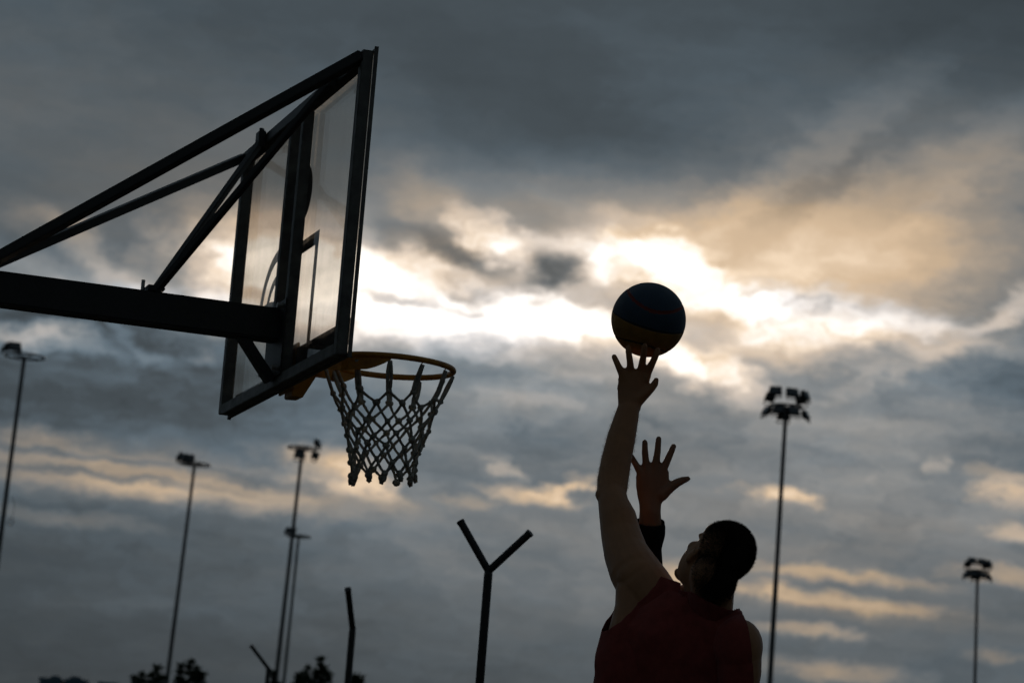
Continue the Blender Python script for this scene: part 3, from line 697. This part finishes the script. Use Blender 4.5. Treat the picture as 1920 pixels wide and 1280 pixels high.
# pelvis, legs (below the picture), body in the air
PV = S(1262, 1560, 9.45)
sb.ell(PV - Vector((0, 0, .02)), cR * .17, Vector((0, .12, 0)), Vector((0, 0, .12)))
def leglen(h, kv, av, tv): k = h + Vector(kv); a = k + Vector(av); return h, k, a, a + Vector(tv)
lL = leglen(PV + Vector((-.09, 0, -.05)), (-.06, .12, -.40), (.03, -.16, -.38), (-.02, .11, -.10))
lR = leglen(PV + Vector((.09, 0, -.05)), (.0, .03, -.43), (.02, -.10, -.41), (0, .08, -.12))
leg(sb, *lL); leg(sb, *lR)
bm_ = remesh(sb, .0042, 7)
shooter = link('person', bm_, M_skin, None, True)
tag(shooter, 'jumping player in dark red sleeveless jersey lifting the ball one-handed, seen from behind', 'person')
face_bits(shooter, sH, HF, HU, HL)
hair(bm_, shooter, [(sH(.060, 0, .090), (HF - HU * .80).normalized()), (sH(0, .074, 0), (HL * .95 - HU * .22).normalized()), (sH(0, -.072, 0), (-HL * .95 - HU * .22).normalized())], sH(-.08, 0, .09), HF)
arm_hair(bm_, shooter, S(1179, 764, 9.86), S(1147, 926, 9.66), .075, 7000, mat('fair_arm_hair', (.35, .2, .09), .6, vary=.2))
Tf = Vector((-.45, .89, 0)).normalized()
A1, A2_ = S(1246, 1066, 9.38), S(1139, 1179, 9.38)
pl = (A2_ - A1).cross(Tf).normalized()
if pl.dot(S(1150, 930, 9.66) - A1) < 0: pl = -pl
A3, A4 = S(1392, 1157, 9.2), S(1400, 1290, 9.2)
pr_ = (A4 - A3).cross((Tf + Vector((.35, 0, 0))).normalized()).normalized()
if pr_.dot(S(1440, 1220, 9.2) - A3) < 0: pr_ = -pr_
nA_, nB_ = S(1266, 1096, 9.33), S(1349, 1134, 9.3)
pn = (nB_ - nA_).cross(Vector((-.5, .8, .25))).normalized()
if pn.dot(HC - nA_) < 0: pn = -pn
jersey = garment(bm_, 'jersey', M_jersey, shooter, [(A1, pl), (A3, pr_), (nA_, pn), (PV - Vector((0, 0, .06)), Vector((0, 0, -1)))], S(1270, 1250, 9.22), .017, .011, 9, .0025, 3.)
waist = PV + Vector((0, 0, .05)); kz = max(lL[1].z, lR[1].z) + .05
garment(bm_, 'shorts', M_shorts, shooter, [(waist, Vector((0, 0, 1))), (Vector((0, 0, kz)), Vector((0, 0, -1)))], PV - Vector((0, .1, .02)), .016, .006, 8, .0025, 9.)
shoe(shooter, lL[2], lL[3]); shoe(shooter, lR[2], lR[3])

# ---- the defender behind, right arm up, palm towards us; the rest of him is hidden by the shooter
db = MB()
DD = 9.80
db.tube([S(1219, 962, DD), S(1219, 945, DD), S(1220, 930, DD), S(1222, 910, DD), S(1224, 892, DD), S(1225, 880, DD)],
        [(r_ * DS(DD), b_) for r_, b_ in ((20, .027), (21, .024), (26, .020), (31, .018), (32, .015), (30, .011))], 20, side=cR)
finger(db, [(1206, 900, DD, 8), (1200, 884, DD, 7), (1191, 868, DD, 6.0), (1183, 854, DD, 5.2)])
finger(db, [(1213, 892, DD, 8), (1212, 877, DD, 7.0), (1209.5, 850, DD, 6.3), (1209, 828.5, DD, 5.4)])
finger(db, [(1227, 890, DD, 8), (1229, 873, DD, 7.2), (1233, 846, DD, 6.4), (1235, 822, DD, 5.4)])
finger(db, [(1240, 894, DD, 8), (1245.5, 876, DD, 7.2), (1254.5, 856, DD, 6.5), (1263, 836, DD, 5.4)])
finger(db, [(1240, 926, DD, 13), (1255, 914, DD, 10), (1270, 904.5, DD, 8.0), (1280, 900, DD, 7.0), (1290, 897, DD, 5.0)])
limb(db, [(1219, 955, DD, (20, 17)), (1219, 985, 9.82, (22, 20)), (1214, 1030, 9.87, 20), (1212, 1105, 9.95, 24)], side=cR)
limb(db, [(1212, 1105, 9.95, 24), (1224, 1160, 10.05, 30), (1238, 1220, 10.15, 34), (1250, 1275, 10.22, 40)])
dPV = S(1315, 1560, 10.38)
dt = [(1315, 1560, 10.38, (.16, .115)), (1315, 1480, 10.36, (.15, .11)), (1314, 1400, 10.34, (.17, .118)), (1313, 1330, 10.32, (.19, .122)), (1312, 1290, 10.3, (.17, .105)), (1311, 1262, 10.29, (.1, .075))]
db.tube([S(a, b, c) for a, b, c, _ in dt], [r_ for *_, r_ in dt], 26, side=cR)
db.capsule([S(1250, 1282, 10.23), S(1290, 1282, 10.27), S(1335, 1285, 10.3), S(1378, 1315, 10.3)], [.07, .062, .062, .066])
limb(db, [(1380, 1318, 10.3, 36), (1392, 1380, 10.32, 31), (1398, 1470, 10.34, 26)])
dE = S(1398, 1470, 10.34); dW = dE + Vector((.02, -.16, -.2)); db.capsule([dE, dE.lerp(dW, .35), dW], [.042, .041, .028])
rh = (dW - dE).normalized(); rs = rh.cross(Vector((0, -.6, 1))).normalized(); ru = rs.cross(rh)
db.tube([dW - rh * .01, dW + rh * .04, dW + rh * .095], [(.028, .022), (.042, .018), (.042, .014)], 14, side=rs)
for k, ln in enumerate((.062, .075, .08, .072)):
    f0 = dW + rh * .09 + rs * (-.032 + .0215 * k)
    db.capsule([f0 - rh * .02, f0, f0 + rh * ln * .5 - ru * .01, f0 + rh * ln * .8 - ru * .03], [.0105, .010, .0092, .008], 10)
db.capsule([dW + rh * .03 + rs * .025, dW + rh * .06 + rs * .055, dW + rh * .09 + rs * .06], [.015, .012, .0095], 10)
dF = Vector((-.1, -.97, .2)).normalized(); dU = Vector((0, .2, .98)); dU = (dU - dF * dU.dot(dF)).normalized(); dL = dU.cross(dF)
dC = S(1312, 1196, 10.24)
db.capsule([S(1311, 1275, 10.29), S(1311, 1240, 10.27), dC - dU * .05], [.064, .058, .056])
dH = head_geo(db, dC, dF, dU, dL)
db.ell(dPV - Vector((0, 0, .02)), cR * .165, Vector((0, .12, 0)), Vector((0, 0, .12)))
mL = leglen(dPV + Vector((-.09, 0, -.05)), (-.03, -.05, -.42), (.0, .08, -.41), (-.02, -.10, -.12))
mR = leglen(dPV + Vector((.09, 0, -.05)), (.04, -.10, -.41), (.02, .14, -.40), (.02, -.09, -.12))
leg(db, *mL); leg(db, *mR)
dm_ = remesh(db, .0042, 7)
defender = link('person', dm_, M_skin2, None, True)
tag(defender, 'opponent in black long sleeves raising an open hand behind the jumping player', 'person')
face_bits(defender, dH, dF, dU, dL)
hair(dm_, defender, [(dH(.086, 0, .072), (dF - dU * .93).normalized())], dH(-.08, 0, .09), dF)
cuff = S(1219, 977, 9.82)
garment(dm_, 'sweatshirt', M_sleeve, defender, [(cuff, (S(1222, 940, 9.80) - cuff).normalized()), (dPV - Vector((0, 0, .07)), Vector((0, 0, -1))), (dW - rh * .02, rh)], S(1310, 1340, 10.2), .013, .006, 11, .003, 5., drop=lambda p: (p - (dC + dU * .02)).length < .165)
garment(dm_, 'trousers', M_trous, defender, [(dPV + Vector((0, 0, .05)), Vector((0, 0, 1))), (Vector((0, 0, max(mL[2].z, mR[2].z) + .03)), Vector((0, 0, -1)))], dPV - Vector((0, .1, .02)), .018, .007, 8, .0025, 2.)
shoe(defender, mL[2], mL[3]); shoe(defender, mR[2], mR[3])

# ================================================================== floodlight masts
def lamp_meshes():
    hous = MB(); hous.box((0, 0, 0), (.30, 0, 0), (0, .10, 0), (0, 0, .22)); hous.box((0, .14, 0), (.2, 0, 0), (0, .05, 0), (0, 0, .14))
    hm = hous.mesh('housing')
    b = bmesh.new(); b.from_mesh(hm); bmesh.ops.bevel(b, geom=b.edges[:], offset=.015, segments=1, affect='EDGES'); b.to_mesh(hm); b.free()
    ln = MB().box((0, -.106, 0), (.27, 0, 0), (0, .004, 0), (0, 0, .19)).mesh('lens')
    yk = MB().bar((-.33, .02, 0), (-.33, .02, -.38), .03, .05, (0, 1, 0)).bar((.33, .02, 0), (.33, .02, -.38), .03, .05, (0, 1, 0)).bar((-.345, .02, -.38), (.345, .02, -.38), .05, .03, (0, 1, 0)).mesh('yoke')
    return hm, ln, yk
HM, LM, YM = lamp_meshes()
def mast(px_base, py_base, px_top, py_top, ztop, lamps, label, rr=1.0, ringy=True, m_=M_galv, rb=.17, rt=.10):
    # depth from the height of the head above the camera
    r_ = ray(px_top, py_top); d = (ztop - CAMZ) / r_.z; top = at(px_top, py_top, d); low_ = at(px_base, py_base, d); foot_ = top + (low_ - top) * (top.z / (top.z - low_.z)); foot_ = Vector((foot_.x, top.y, 0))
    o = empty('floodlight_mast', foot_, label, 'light pole', 'tall floodlight masts round the sports ground')
    MB().tube([foot_, foot_ + bz * .03], .35, 18).build('base_flange', m_, o)
    k = [foot_ + (top - foot_) * t for t in (.0012, .33, .3305, .66, .6605, 1)]
    MB().tube(k, [rb, rb - (rb - rt) * .33, rb - (rb - rt) * .42, rb - (rb - rt) * .66, rb - (rb - rt) * .75, rt], 16).build('pole', m_, o, smooth=False)
    for z_ in ((0.36, 1.0), ):
        pass
    if ringy:
        MB().tube([top + Vector((rr * math.cos(a), rr * math.sin(a), 0)) for a in [2 * math.pi * i / 40 for i in range(40)]], .055, 8, closed=True).build('head_ring', m_, o, smooth=True)
        for i in range(4):
            a = math.pi / 4 + i * math.pi / 2; MB().bar(top, top + Vector((rr * math.cos(a), rr * math.sin(a), 0)), .05, .05).build('spoke', m_, o)
    for (a, r2, dz, tilt, yaw_) in lamps:
        a = R(a); p = top + Vector((r2 * math.cos(a), r2 * math.sin(a), dz))
        for nm, me, mm in (('floodlight', HM, M_fixture),):
            fl = link(nm, me, mm, o); fl.location = p; fl.rotation_euler = (R(tilt), 0, R(yaw_))
            # sub-parts share the fixture's own axes
            for n2, me2, m2 in (('lens', LM, M_lens), ('yoke', YM, M_fixture)):
                c = bpy.data.objects.new(n2, me2); C.objects.link(c); c.parent = fl
                if not me2.materials: me2.materials.append(m2)
    return o
# lamps: angle on ring, radius, height, tilt, heading
mast(0, 1110, 46, 668, 25, [(178, 1.0, .42, -30, -65), (235, .75, .36, -25, 20)], 'tall floodlight mast with ring head at the left edge of the picture')
mast(320, 1280, 365, 870, 25, [(180, 1.0, .45, -30, -75), (205, .80, .34, -25, -40), (235, .55, .30, -20, -10)], 'floodlight mast between the two dark treetops at lower left', .95)
mast(522, 1280, 567, 840, 25, [(0, .88, .36, -20, 75), (-15, .85, -.40, 15, 70), (250, .3, -.42, 0, 0)], 'floodlight mast with lamps above and below its ring, under the hoop', .85)
mast(535, 1280, 560, 1005, 25, [(185, .9, .40, -25, -70), (215, .6, .35, -20, -30)], 'fainter far floodlight mast standing just behind a nearer one', .9, m_=mat('pale_mast_steel', (.2, .21, .215), .6, vary=.2))  # far mast in a paler grey than the others
full = [(230, 1.0, .62, -25, -15), (285, .75, .60, -25, 15), (330, 1.0, .55, -25, 60), (195, 1.0, -.32, -28, -70), (240, .8, -.28, -28, -25), (290, .85, -.32, -28, 20), (345, 1.0, -.38, -28, 70), (40, 1., .5, -25, 130), (140, 1., .5, -25, 230), (90, 1., -.3, -25, 180)]
mast(1435, 1280, 1474, 762, 25, full, 'tall floodlight mast with two tiers of lamps right of the players', .8, rb=.18)
mast(1822, 1280, 1833, 1070, 25, [(a, r_ * .85, dz, t, y) for a, r_, dz, t, y in full], 'small distant floodlight mast at the right edge of the picture', .8)
# cable loop clipped to the left mast
r_ = ray(18, 978); dl = (25 - CAMZ) / ray(46, 668).z; tp = at(46, 668, dl)
zc = CAMZ + dl * ray(18, 978).z; tp = at(14, 978, dl)
lm_ = [o for o in C.objects if o.name == 'floodlight_mast'][0]
MB().tube([Vector((tp.x + .17 + .14 * math.sin(a), tp.y - .1, zc + .16 * math.cos(a))) for a in [2 * math.pi * i / 20 for i in range(20)]], .025, 6, closed=True).build('cable_loop', M_fixture, lm_)
MB().tube([Vector((tp.x + .22, tp.y - .15, zc + .1)), Vector((tp.x + .30, tp.y - .15, zc + .7)), Vector((tp.x + .16, tp.y - .15, zc + 1.3))], .012, 6).build('cable', M_fixture, lm_)

# ================================================================== fence posts with cranked tops
def fence_post(px, py, d, rad, arms, label, base_px):
    j = at(px, py, d); bt = at(*base_px, d); f_ = j + (bt - j) * ((j.z) / (j.z - bt.z)); f_.z = 0
    f_.x = j.x; f_.y = j.y
    o = empty('fence_post', f_, label, 'fence post', 'steel fence posts behind the court')
    MB().tube([f_, j - bz * .02, j + bz * rad * .6], [rad, rad, rad * .9], 18).build('upright', M_black, o, smooth=True)
    for (ax, ay, ad) in arms:
        e = at(ax, ay, d + ad)
        MB().tube([j - (e - j).normalized() * rad * .3, e], rad * .88, 16).build('arm', M_black, o, smooth=False)
        MB().tube([e, e + (e - j).normalized() * .012], rad * .97, 16).build('end_cap', M_black, o)
    MB().box(f_ + bz * .006, (.09, 0, 0), (0, .09, 0), (0, 0, .006)).build('base_plate', M_black, o)
    return o
fence_post(916, 1070, 13.6, .0195, [(865, 980, .05), (991, 1001, -.05)], 'black steel fence post forking into a Y at its top', (900, 1280))
fence_post(661, 1178, 22, .0255, [(652.5, 1106, -.2)], 'slim black fence post with slightly bent top below the net', (650, 1280))
fence_post(503, 1252, 38, .026, [(471, 1210, 0)], 'thin distant fence post with its top bent sharply left', (499, 1280))

# ================================================================== trees
def pine(px, py, d, label, spread=1.0, seed=1, peaks=None, leafm=M_leaf, nm='pine_tree'):
    rr = random.Random(seed); top = at(px, py, d); H_ = top.z; f_ = Vector((top.x, top.y, 0))
    o = empty(nm, f_, label, 'tree', 'treetops along the bottom edge')
    MB().tube([f_, f_ + bz * H_ * .5 + Vector((.05, 0, 0)), f_ + bz * H_ * .97], [.16 * H_ / 8, .10 * H_ / 8, .015], 10).build('trunk', M_bark, o, smooth=True)
    cr = MB(); lb = MB()
    leaders = [(0., 0., H_)] + [(dx, rr.uniform(-.4, .4), H_ - dz) for dx, dz in (peaks or [])]
    def tuft(p, dirv, ln, w, n):
        for _ in range(n):
            a = (dirv + Vector((rr.uniform(-1, 1), rr.uniform(-1, 1), rr.uniform(-.5, 1))) * .75).normalized()
            q = p + Vector((rr.gauss(0, w), rr.gauss(0, w), rr.gauss(0, w * .8)))
            s_ = a.cross(Vector((rr.uniform(-1, 1), rr.uniform(-1, 1), rr.uniform(-1, 1)))).normalized() * ln * .22
            e = q + a * ln * rr.uniform(.6, 1.2)
            cr.add([q - s_, q + s_, e + s_ * .25, e - s_ * .25], [(0, 1, 2, 3)])
    for (lx, ly, lz) in leaders:
        z0 = H_ * .22 if lx == 0 else lz - H_ * .3
        k = 0; z_ = lz
        if lx: lb.tube([f_ + bz * (lz - H_ * .38), f_ + Vector((lx * .7, ly * .7, lz - H_ * .25)), f_ + Vector((lx, ly, lz - .1))], [.07, .05, .012], 7)
        while z_ > z0:
            t = (lz - z_) / H_
            rad = (.07 + 2.9 * t ** 1.15 * H_ / 8) * spread * (1 if lx == 0 else .75)
            rad = min(rad, H_ * .27 * spread)
            for b_ in range(5 if t > .05 else 3):
                a = rr.uniform(0, 2 * math.pi); L_ = rad * rr.uniform(.65, 1.15)
                dv = Vector((math.cos(a), math.sin(a), rr.uniform(.25, .75)))
                p0 = f_ + Vector((lx, ly, z_)); p1 = p0 + dv * L_
                lb.tube([p0, p0.lerp(p1, .5) - bz * .03, p1], [.03, .02, .006], 5)
                for s_ in (.3, .5, .7, .88, 1.):
                    tuft(p0.lerp(p1, s_), dv, .11, .035 + .03 * s_, 7)
            tuft(f_ + Vector((lx, ly, z_)), bz, .13, .035, 9)
            z_ -= rr.uniform(.14, .24) * (1 + t * 2)
    lb.build('limb', M_bark, o)
    cr.build('crown', leafm, o)
    return o
pine(296, 1252, 105, 'dark bushy treetop left of the second floodlight mast', 1.0, 3, [(-.52, .30), (-.27, .30), (.22, .36), (-.75, .42)])
pine(357, 1243, 105, 'dark pointed treetop right of the second floodlight mast', 1.0, 5, [(-.30, .14), (.24, .17), (.42, .36)])
pine(601, 1237, 100, 'dark treetop with finger-like shoots below the basketball net', .9, 8, [(-.38, .33), (-.68, .57), (.28, .50), (.12, .28)])
pine(511, 1261, 110, 'small dark treetop peeking out at the foot of a mast', .7, 12, [(.22, .4)])
pine(664, 1275, 60, 'tip of a low shrub at the foot of the slim bent post', .5, 15, [(.1, .1)], M_leaf2, 'shrub')

# ================================================================== far apartment blocks
wme = MB().box((0, 0, 0), (.75, 0, 0), (0, .12, 0), (0, 0, .8)).mesh('window'); pme = MB().box((0, -.07, 0), (.66, 0, 0), (0, .07, 0), (0, 0, .7)).mesh('pane')
def block(x0, x1, ytop, d, extra, label, storeys):
    a, b = at(x0, ytop, d), at(x1, ytop, d); H_ = (a.z + b.z) / 2; w = b.x - a.x; cxx = (a.x + b.x) / 2; y0 = a.y
    o = empty('apartment_block', (cxx, y0, 0), label, 'building', 'far apartment blocks on the skyline')
    MB().box((cxx, y0 + 6, H_ / 2 - .6), (w / 2, 0, 0), (0, 6, 0), (0, 0, H_ / 2 - .6)).build('wall', M_wall, o)
    MB().box((cxx, y0 + 6, H_ - .6), (w / 2 + .3, 0, 0), (0, 6.3, 0), (0, 0, .6)).build('parapet', M_wall, o)
    for (fx, fw, hh) in extra:
        MB().box((a.x + w * fx, y0 + 6, H_ + hh / 2), (w * fw / 2, 0, 0), (0, 3, 0), (0, 0, hh / 2)).build('roof_plant_room', M_wall, o, .3)
    nw = max(1, int(w / 2.6))
    for s_ in range(storeys):
        for i in range(nw):
            wo_ = link('window', wme, M_roofing, o); wo_.location = (a.x + w * (i + .5) / nw, y0 - .02, H_ - 3.2 - s_ * 3.0)
            po = bpy.data.objects.new('pane', pme); C.objects.link(po); po.parent = wo_; po.location = (0, -.06, 0)
            if not pme.materials: pme.materials.append(M_pane)
block(75, 114, 1270, 1000, [(.65, .42, 1.0)], 'leftmost of the far blue-grey apartment blocks', 14)
block(124, 158, 1272, 1000, [(.4, .55, 1.0), (.97, .3, -.1)], 'middle far blue-grey apartment block with rounded roof housing', 14)
block(185, 219, 1278, 1050, [], 'rightmost and lowest of the far blue-grey apartment blocks', 14)
